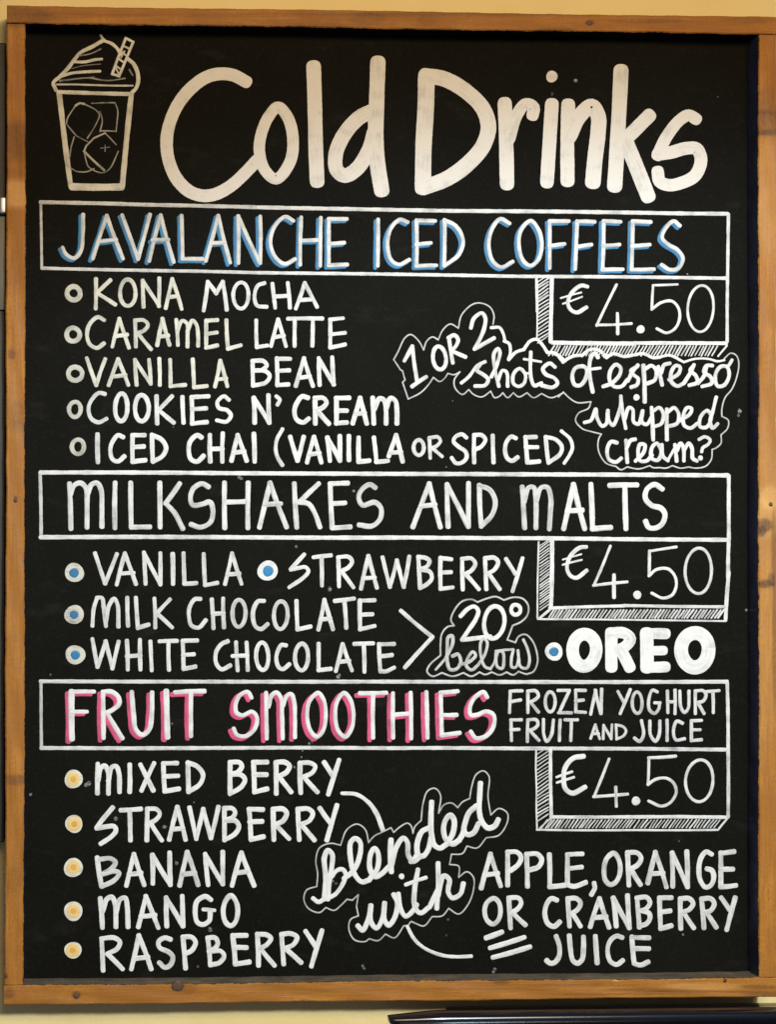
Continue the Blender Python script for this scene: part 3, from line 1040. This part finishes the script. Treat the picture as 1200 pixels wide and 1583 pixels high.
run('''
Z 810 1140 3.529
T 0.84
P price_box|price panel outline under FRUIT SMOOTHIES|white
- 146,65 150,428 w19; - 150,432 600,432 w20; - 600,432 1108,434 w20; - 67,65 70,280 w10; - 70,280 72,492 w10; - 72,502 600,504 w12; - 600,504 1058,503 w12; - 1112,440 1062,500 w11; - 148,438 88,493 w9
S price_figures|painted price 4.50 euro at the bottom|white
T 0.95
~ 325,102 270,112 227,160 217,220 227,278 265,303 333,270 w27; - 180,215 263,186 w14; - 182,245 273,216 w14
T 0.82
- 465,117 385,318 w16; - 382,322 566,308 w17; - 502,270 505,373 w18
d 612,345 24
- 682,110 828,101 w18; - 682,110 678,253 w16; ~ 678,255 720,227 780,222 820,252 831,300 800,353 750,373 682,346 w17
e 958,235,76,112,4 w17
''')
pb = newest('price_box')
hatch(831, 848, 1166, 1272, 5.6, 0, 11, 2.0, .74, pb, 7, True)
hatch(838, 1108, 1267, 1279, 5.4, 9, 0, 2.1, .74, pb, 8, False)

random.seed(21)
run('''
# ---- first script note
P bubble_outline|scalloped outline round the espresso and whipped cream note|white
Z 600 460 4
W 9
T 0.64
~ 220,325 190,270 140,230 105,250 60,340 35,385; - 35,385 75,445 90,455 105,510 90,525 125,628; ~ 125,628 200,590 250,540 280,495; ~ 280,495 320,520 350,500 370,470; ~ 370,470 410,478 445,460
~ 445,460 410,510 415,560 460,600 500,570; ~ 500,570 530,600 580,615 635,580; ~ 635,580 660,620 690,610 710,590; ~ 710,590 740,620 775,590; ~ 775,590 810,615 860,590; ~ 860,590 900,620 950,595; ~ 950,595 1010,620 1085,590
~ 220,325 240,270 275,245 310,262; ~ 310,262 340,200 385,165 435,190; ~ 435,190 455,110 520,45 570,35 630,60 655,110 650,165
W 20
T 0.95
~ 640,187 690,187 715,230 722,262; ~ 720,270 750,287 757,340 745,382; ~ 748,385 790,340 840,322; ~ 840,322 880,270 920,260 960,300 985,340; ~ 985,340 1030,345 1080,380
Z 860 520 4
~ 0,112 25,125 42,160; ~ 42,160 70,140 110,122 155,118; ~ 160,120 200,87 240,80 280,97 312,132; ~ 312,132 350,108 420,125 470,118; ~ 470,118 540,108 600,133 640,130; ~ 640,130 700,118 790,160 w17; ~ 790,160 860,140 940,140 1000,155 1040,148 w14
- 20,125 40,150 w26; - 300,125 330,120 w20
W 9
T 0.66
~ 1040,138 1080,105 1115,120 1130,170 1115,260 1085,330 1045,380 1025,450 1025,495; ~ 1025,495 1065,520 1060,570 1020,610; ~ 1020,610 1020,660 990,690 965,700; ~ 965,700 960,760 930,800 900,812; ~ 900,812 860,815 820,808
~ 820,808 770,815 720,800; ~ 720,800 680,815 640,812; ~ 640,812 600,812 580,800; ~ 580,800 510,820 440,808; ~ 440,808 400,825 370,805; ~ 370,805 310,785 270,730 258,680 265,630 280,605; ~ 280,605 220,590 160,570 120,520 140,475 200,445 215,405; ~ 215,405 130,410 80,380 45,345; - 45,345 15,375
S painted_word|painted number 1 starting the note|white
Z 600 460 4
T 0.88
W 25
- 102,390 150,303; - 150,303 180,520; - 150,550 235,492
S painted_word|tilted painted word OR in the note|white
e 318,375,40,72,-5
- 378,262 400,403; ~ 375,250 410,234 433,260 420,300 392,328; - 395,332 478,368
S painted_word|painted number 2 in the note|white
~ 513,187 530,132 580,97 602,130 592,200 562,270 535,318; - 537,318 655,252
S painted_word|painted script word shots|white
W 21
~ 455,528 500,490 555,420 600,398; ~ 572,412 550,450 590,478 620,508 600,543 540,548 w24
~ 640,490 672,420 692,340 680,317 655,350 662,450 685,548 w23; ~ 682,510 708,452 733,462 740,548 w22
@ 815,440 778,470 775,530 805,550 838,535 850,480 w22; - 845,470 872,470 w15
~ 883,340 880,440 885,500 905,545 948,530 w23; - 842,382 945,398 w16
~ 1032,430 1000,408 958,442 975,475 1030,500 1048,530 1020,556 952,545 w24
S painted_word|painted script word of|white
Z 860 520 4
W 25
@ 172,188 122,195 100,240 115,300 150,303 183,260 190,210
~ 258,130 240,105 215,132 205,200 213,280 226,343; - 192,207 272,197 w18
S painted_word|painted script word espresso|white
W 24
~ 292,310 345,290 392,240 398,195 370,175 337,210 330,270 358,310 405,310 440,270
~ 445,275 475,215 505,180; ~ 500,188 462,215 480,240 507,262 500,300 465,315
- 540,183 548,403 w28; ~ 548,205 590,182 618,212 610,270 565,292
~ 632,190 645,250 655,300; ~ 650,225 668,178 702,168
~ 700,268 758,230 766,190 740,182 713,220 713,282 750,308 790,290
~ 790,290 828,230 852,178; ~ 850,182 828,212 862,242 873,285 825,303
~ 878,290 915,245 930,190; ~ 965,182 930,182 915,222 955,252 963,290 905,310
@ 1015,190 985,240 998,308 1040,302 1070,240 1055,188; ~ 1058,190 1072,175 1087,148 w20
S painted_word|painted script word whipped|white
W 23
~ 177,533 215,520 245,450 252,500 285,556 310,540 320,460; ~ 320,460 328,525 352,550 378,500 400,420 400,372
~ 400,374 408,450 430,568; ~ 425,510 450,442 473,452 480,530 510,542 532,468
d 497,378 20; ~ 535,462 530,530 560,545 590,500
- 590,443 600,638 w25; ~ 597,465 638,442 663,480 650,540 608,558
- 685,453 685,638 w25; ~ 692,468 730,442 758,480 748,538 702,555
~ 768,520 828,480 838,447 810,442 787,490 792,550 830,568 872,540
@ 935,460 893,500 890,558 930,562 960,500; ~ 990,378 970,460 952,530 967,568 998,542
S painted_word|painted script word cream with its question mark|white
W 24
~ 375,658 340,652 316,700 326,760 370,778 402,755
- 432,645 440,778; ~ 437,690 460,645 488,637
~ 492,770 540,720 548,672 520,668 507,710 517,768 560,770 592,735
@ 622,662 592,690 592,755 630,765 650,710; ~ 653,672 660,740 690,768
- 735,672 745,770; ~ 747,705 770,662 787,690 790,768; ~ 792,705 820,662 840,692 845,755 870,770; - 690,768 735,690 w18
~ 885,637 920,622 953,642 938,670 907,690 900,713 w21; d 893,752 16

# ---- third list
Z 90 1160 4.615
T 0.90
P bullet_dot|cream dot with yellow centre before MIXED|cream
d 110,203 66
S dot_centre||straw
T 0.9
d 107,203 51
S dot_middle||yellow
T 0.85
d 108,204 31
P bullet_dot|cream dot with yellow centre before STRAWBERRY|cream
T 0.9
d 112,522 68
S dot_centre||straw
T 0.9
d 114,524 51
S dot_middle||yellow
T 0.85
d 114,524 31
Z 90 1310 4.615
P bullet_dot|cream dot with yellow centre before BANANA|cream
T 0.9
d 108,142 70
S dot_centre||straw
T 0.9
d 108,140 51
S dot_middle||yellow
T 0.85
d 108,140 31
P bullet_dot|cream dot with yellow centre before MANGO|cream
T 0.9
d 108,452 68
S dot_centre||straw
T 0.9
d 108,452 51
S dot_middle||yellow
T 0.85
d 108,452 31
P bullet_dot|cream dot with yellow centre before RASPBERRY|cream
T 0.9
d 106,730 65
S dot_centre||straw
T 0.9
d 104,732 51
S dot_middle||yellow
T 0.85
d 104,732 31
Z 90 1160 4.615
W 34
T 0.95
P painted_word|painted word MIXED|white
- 282,97 280,303; ~ 285,210 303,125 333,108 355,150 358,305; ~ 358,215 383,118 413,112 433,160 437,293
- 510,102 510,293
- 587,102 678,283; - 683,92 595,283
- 750,92 760,288; - 750,92 846,89; - 757,185 853,180; - 760,290 860,273
- 925,90 930,293; ~ 925,87 990,112 1033,172 1010,240 930,293
Z 330 1160 4.444
P painted_word|painted word BERRY|white
- 115,82 115,293; ~ 115,80 180,82 195,110 165,150 120,160; ~ 120,165 190,167 217,200 190,250 115,296
- 275,82 282,283; - 275,80 367,79; - 278,165 363,165; - 282,285 368,263
- 430,82 432,293; ~ 430,80 490,80 523,105 500,150 452,175; - 452,182 533,283
- 595,87 600,288; ~ 595,85 660,84 700,107 680,150 622,180; - 622,182 713,283
- 762,82 815,165; - 863,67 790,298
Z 90 1160 4.615
P painted_word|painted word STRAWBERRY below MIXED BERRY|white
- 388,407 275,545; ~ 275,553 340,543 398,540 412,570 380,612 305,663
- 448,425 588,416; - 510,425 515,638
- 635,417 632,638; ~ 635,415 700,417 725,450 700,490 657,515; - 662,522 738,638
- 792,633 850,403; - 850,403 908,633; - 815,560 890,555
- 937,407 985,628 w32; - 985,628 1035,417 w32; - 1035,417 1090,623 w32; - 1090,623 1143,402 w32
Z 330 1160 4.444
- 75,397 75,613; ~ 75,395 130,397 150,425 130,460 88,475; ~ 88,480 150,482 175,520 150,570 77,613
- 245,402 258,608; - 245,402 338,405; - 250,490 333,486; - 258,610 343,591
- 410,402 415,610; ~ 410,402 480,402 503,430 480,480 432,505; - 432,512 518,603
- 580,402 590,610; ~ 580,402 650,400 683,430 660,480 607,505; - 607,512 693,613
- 732,397 805,500; - 848,377 780,613
Z 90 1310 4.615
W 35
P painted_word|painted word BANANA|white
- 278,72 308,273; ~ 300,82 375,77 408,105 380,150 322,185 t.72; ~ 320,187 400,167 435,182 400,232 312,275 t.8
- 487,268 540,47; - 540,47 613,263; - 505,190 590,180
- 672,52 675,253; - 672,52 800,263; - 795,37 800,263
- 867,268 920,32 t.78; - 920,32 998,263 t.74; - 890,190 975,180 t.78
Z 300 1310 4.615
- 80,47 100,263 ; - 80,47 205,258; - 205,32 205,258
- 272,268 338,37; - 338,37 428,268; - 300,180 380,170
Z 90 1310 4.615
P painted_word|painted word MANGO|white
- 300,362 315,568; ~ 318,450 347,367 383,352 405,400 412,563; ~ 412,470 440,370 478,357 492,420 498,563
- 572,563 625,347; - 625,347 713,568; - 590,490 690,480
- 770,357 775,558; - 770,357 890,558; - 885,347 890,558
~ 1088,370 1050,347 992,380 977,450 992,530 1030,548 1078,520 1085,462; - 1037,440 1113,446 w28
Z 300 1310 4.615
@ 262,340 298,380 312,450 295,530 262,557 225,530 208,450 225,380
Z 90 1310 4.615
P painted_word|painted word RASPBERRY|white
- 310,652 320,873; ~ 310,647 400,642 440,672 420,720 352,755; - 352,757 458,863
- 522,863 575,627; - 575,627 663,863; - 545,790 640,780
~ 800,653 760,642 717,670 722,710 790,745 818,780 798,838 760,853 722,820
- 890,642 908,858; ~ 890,637 950,637 980,672 955,730 907,755
Z 300 1310 4.615
- 98,642 115,833; ~ 98,642 150,642 170,680 145,720 108,735; ~ 108,740 190,737 215,772 180,820 117,835
- 277,627 295,828 w38; - 277,627 372,625; - 287,710 373,712; - 295,828 392,815 w38
- 452,622 460,838; ~ 452,617 520,622 548,647 520,690 477,715; - 477,722 573,838
- 625,617 640,828; ~ 625,617 690,612 735,637 710,690 652,715; - 657,722 763,818
- 797,597 865,700; - 913,592 838,843

# ---- second script note
Z 330 1160 4.444
P pointer_line|curved painted line from BERRY to the note|white
~ 885,293 980,300 1060,350 1120,430 1165,548 w24 p1.45
Z 460 1180 3.529
P pointer_line|curved painted line from the note to JUICE|white
~ 600,890 640,960 700,1010 790,1045 870,1053 948,1050 w19
P bubble_outline|thin scalloped outline round blended with|white
W 8
T 0.60
~ 235,445 180,435 120,460 100,530 110,600 105,670; ~ 105,670 50,690 35,740 60,790 120,812 155,785; ~ 155,785 200,800 240,770 270,740; - 270,740 300,745 332,715; - 332,715 322,780 332,830; ~ 332,830 290,850 280,900 310,960 370,970 390,955
~ 390,955 440,965 480,930; ~ 480,930 530,950 580,885; - 580,885 605,882; ~ 605,882 620,862 640,870; ~ 640,870 690,885 735,835; ~ 735,835 790,830 825,790; ~ 825,790 880,820 930,770 960,690 960,620 925,590 880,620; ~ 880,620 880,560 830,550
- 830,550 840,495; ~ 840,495 900,490 925,450; ~ 925,450 980,460 1030,405; ~ 1030,405 1100,390 1145,320 1145,270 1100,245 1055,280; ~ 1055,280 1040,180 1045,70 1015,40 975,60 950,130 940,190; ~ 940,190 900,210 875,240; ~ 875,240 840,215 800,225 770,270
~ 770,270 780,170 750,135 710,150 685,220 675,310; ~ 675,310 640,345 630,380; ~ 630,380 620,340 600,325 560,345 525,375; - 525,375 510,350 460,375; ~ 460,375 420,395 388,430; ~ 388,430 370,360 325,330 270,360 235,445
S painted_word|painted script word blended|white
T 0.96
Z 300 1310 4.615
W 31
~ 850,362 888,387 925,368; ~ 930,365 938,200 930,70 955,18 985,45 985,120 965,240 955,365 w36; ~ 985,205 1020,162 1060,155 1083,190 1060,260 1010,330 955,362
Z 460 1180 3.529
W 28
~ 255,625 300,590 335,520 342,430 315,408 290,430 290,520 310,600 350,645 390,635
~ 390,635 435,575 440,490 420,462 397,500 397,580 425,618 460,600 500,560
~ 510,418 507,500 512,588 w30; ~ 512,560 540,455 578,405 600,430 605,500 630,533 665,510
Z 600 1180 6
W 50
~ 215,905 240,895 268,850; ~ 380,595 315,630 275,720 268,800 285,855 330,855 375,790 398,690
~ 405,360 398,500 402,650 430,755 480,785 540,750 
~ 540,748 600,650 612,520 578,478 535,520 515,620 545,715 600,745 660,710
~ 660,710 690,660 705,620; ~ 820,395 755,450 718,540 705,625 740,660 795,640 838,560
~ 857,185 850,300 848,450 872,540 930,598 990,578 1022,522
S painted_word|painted script word with|white
Z 460 1180 3.529
W 27
~ 330,885 355,910 385,850 400,775; ~ 400,775 400,860 430,898 462,850 475,762
~ 475,762 475,850 497,882 530,840 545,760 525,715; ~ 550,712 562,790 590,833 628,805 650,770
~ 657,580 640,680 640,780 670,815 722,780; - 592,660 700,622 w21
d 568,615 16
~ 767,545 768,650 760,788; ~ 722,780 745,730 765,690; ~ 768,720 798,612 828,632 822,700 845,733 888,712 905,655

# ---- fruit juice note
Z 730 1290 5.4545
W 42
T 0.86
P painted_word|painted word APPLE with its comma|white
- 77,448 155,163; - 155,163 240,428; - 105,340 215,325
- 300,148 300,423; ~ 300,145 380,147 413,190 390,250 327,300
- 460,167 468,433; ~ 460,163 550,163 588,210 560,270 492,295
- 652,168 655,438; - 655,438 785,425
- 805,168 805,418 ; - 805,167 927,161; - 810,285 922,272; ~ 805,422 860,435 957,402
~ 1030,410 1035,450 1008,502
Z 930 1290 5.4545
P painted_word|painted word ORANGE|white
T 0.82
@ 105,155 150,220 155,330 120,400 75,420 35,385 22,290 45,200 
- 220,153 232,423; ~ 220,150 300,152 335,195 310,250 247,290; - 252,297 328,418
- 392,405 455,148; - 455,148 548,438; - 410,330 520,322
- 597,153 602,433; - 597,153 725,438; - 720,143 728,438
~ 928,163 885,143 842,190 822,290 837,390 880,443 928,420 948,350 930,300 892,287
- 1007,153 1007,438; - 1007,156 1117,142; - 1010,290 1107,290; - 1007,440 1132,427
Z 730 1290 5.4545
P painted_word|painted word OR with underlines below it|white
@ 185,535 223,565 240,640 220,720 175,753 127,720 106,640 127,570
- 310,537 325,783; ~ 310,532 390,532 414,570 390,620 337,655; - 347,662 448,758
S underline||white
T 0.93
- 122,868 248,821 w46; - 155,953 438,865 w42; - 178,1033 486,945 w42
Z 730 1290 5.4545
T 0.80
P painted_word|painted word CRANBERRY|white
~ 713,550 670,537 627,590 614,670 640,748 690,773 738,735
- 808,542 822,768; ~ 808,537 880,537 915,575 890,630 842,660; - 852,672 913,768
- 997,773 1075,538; - 1075,538 1155,778; - 1020,700 1130,690
Z 930 1290 5.4545
- 100,533 125,768; - 100,533 235,783; - 220,513 235,783
- 300,533 320,778; ~ 300,532 380,527 410,570 380,620 337,640; ~ 337,640 400,660 410,700 380,750 332,765
- 490,533 500,788; - 490,532 588,530; - 495,650 578,641; - 500,790 588,766
- 665,542 670,788; ~ 665,540 740,537 773,580 740,630 692,650; - 697,662 778,783
- 845,542 865,783; ~ 845,540 920,537 953,580 920,640 882,650; - 892,662 968,778
- 1012,532 1080,630; - 1128,532 1057,798
Z 730 1290 5.4545
P painted_word|painted word JUICE on the bottom line|white
~ 710,857 735,930 735,1020 700,1073 660,1083 630,1060; ~ 820,852 830,960 850,1058 890,1083 928,1050 940,960 940,862; - 1040,857 1055,1078
Z 930 1290 5.4545
~ 173,865 130,852 77,890 52,970 77,1068 130,1093 178,1060
- 257,862 275,1075; - 257,865 400,868; - 267,960 398,960; ~ 277,1085 330,1098 393,1072
''')

# stray grey flecks
Z1 = [(890,125,3.6,.42),(854,146,3,.12),(1144,636,4.2,.30),(1142,642,3,.22),(370,738,3.5,.28),(373,740,3,.2),(510,911,4,.30),(458,845,3,.25),(547,759,2.8,.4),(523,1046,4,.34),(525,1043,2.5,.3),
      (137,1211,5,.28),(133,1213,4,.25),(179,1265,4,.25),(254,1278,4,.26),(273,1334,4,.28),(325,1437,4.5,.24),(563,1496,3,.24),(561,1492,3,.2),(765,1498,3.6,.30),(763,1502,3,.25),(478,1149,2.5,.35),(483,1146,2.5,.3),(468,1160,2,.25),
      (266,1119,2.4,.22),(78,1043,2.2,.3),(47,1228,3,.28),(1154,943,2.8,.25),(690,1446,2,.2),(693,1421,2.6,.16),(1056,1444,2.4,.2),(306,1493,2.6,.3),(515,1362,2.6,.22),(455,1185,2.4,.26),(466,1170,2,.24),(1063,424,1.6,.5),(690,722,1.6,.35),(268,660,1.5,.2),(520,1365,2,.2),(656,1407,3,.2),(519,1365,2,.15),(1110,150,1.6,.12),(700,620,1.4,.15),(300,1240,1.5,.2),(920,1480,2,.12),(1050,1300,1.6,.12)]
random.seed(5)
R = Ribbon()
for (x, y, r, t) in Z1:
    for k in range(3):
        a = random.random() * 6.28; q = r * (.75, .5, .35)[k]
        disc(R, x + math.cos(a) * r * .35 * k, y + math.sin(a) * r * .45 * k, q, t * (.62, .45, .3)[k], 0.0)
fl = build('grey_fleck', "faint grey flecks on the black panel", 'white', R, BOARD)
fl["kind"] = "stuff"

# ================================================================ things round the board
def rbox(name, x0, x1, y0, y1, z0, z1, r, mat, parent, seg=4, label=None):
    """box with all edges rounded"""
    import bmesh
    bm = bmesh.new(); bmesh.ops.create_cube(bm, size=1)
    for v_ in bm.verts:
        v_.co = Vector(((x0 + x1) / 2 + v_.co.x * (x1 - x0), (y0 + y1) / 2 + v_.co.y * (y1 - y0), (z0 + z1) / 2 + v_.co.z * (z1 - z0)))
    bmesh.ops.bevel(bm, geom=list(bm.edges), offset=r, segments=seg, profile=0.5, affect='EDGES')
    vs = [v_.co.copy() for v_ in bm.verts]; fs = [tuple(q.index for q in f_.verts) for f_ in bm.faces]; bm.free()
    o = mesh_obj(name, vs, fs, mat, parent, smooth=True, label=label)
    return o

# glossy black machine below the right half of the board: only its stepped back rim shows
PA = board(601, 1566.5, -0.02); PB = board(688, 1555.5, 0.020); PF = board(601, 1583, -0.05)
cab = empty('coffee_machine', (PA.x + 0.5, -0.12, PA.z - 0.4), "glossy black machine top edge below the right half of the board", "machine")
rbox('machine_body', PA.x, PA.x + 1.1, -0.30, -0.012, PA.z - 0.5, PA.z - 0.010, 0.009, M['gloss'], cab, 5)
vs, fs = [], []; NS, NP = 40, 16
for i in range(NS + 1):
    t = (i / NS) ** 2; x = PA.x + 1.1 * t; e = min(1.0, (x - PA.x) / 0.050); g = min(1.0, (x - PA.x) / 0.006)
    hh = 0.0030 + 0.0020 * math.sqrt(g) + 0.0035 * e; zc = PA.z - 0.0020 - hh + 0.0042 * e; dd = 0.006 + 0.006 * math.sqrt(e)
    for k in range(NP):
        a = 2 * math.pi * k / NP
        vs.append((x, -0.020 - dd * math.copysign(abs(math.cos(a)) ** .7, math.cos(a)), zc + hh * math.copysign(abs(math.sin(a)) ** .7, math.sin(a))))
for i in range(NS):
    for k in range(NP):
        fs.append((i * NP + k, i * NP + (k + 1) % NP, (i + 1) * NP + (k + 1) % NP, (i + 1) * NP + k))
fs += [tuple(range(NP))[::-1], tuple(range(NS * NP, NS * NP + NP))]
mesh_obj('rim', vs, fs, M['gloss'], cab, smooth=True)
rbox('machine_lid', PB.x, PA.x + 1.0, -0.002, 0.021, PA.z - 0.03, PB.z + 0.001, 0.004, M['gloss'], cab, 5)

# dark upright strip beyond the left edge
QL = board(8.5, 800, 0.02)
post = empty('dark_upright', (QL.x - 0.03, RD, -H), "dark brown upright just left of the menu board frame", "post")
zt = board(5, 70, 0.02).z; zb = board(5, 1300, 0.02).z
rbox('post_body', QL.x - 0.06, QL.x, 0.012, RD, zb, zt, 0.002, M['darkwood'], post)
rbox('cover_plate', QL.x - 0.055, QL.x - 0.0003, 0.008, 0.020, board(5, 480, .01).z, board(5, 335, .01).z, 0.001, M['olive'], post)
rbox('highlight_block', QL.x - 0.007, QL.x + 0.0005, 0.004, 0.02, board(5, 332, .01).z, board(5, 306, .01).z, 0.002, M['glint'], post)  # bright block standing in for a small highlight on the upright
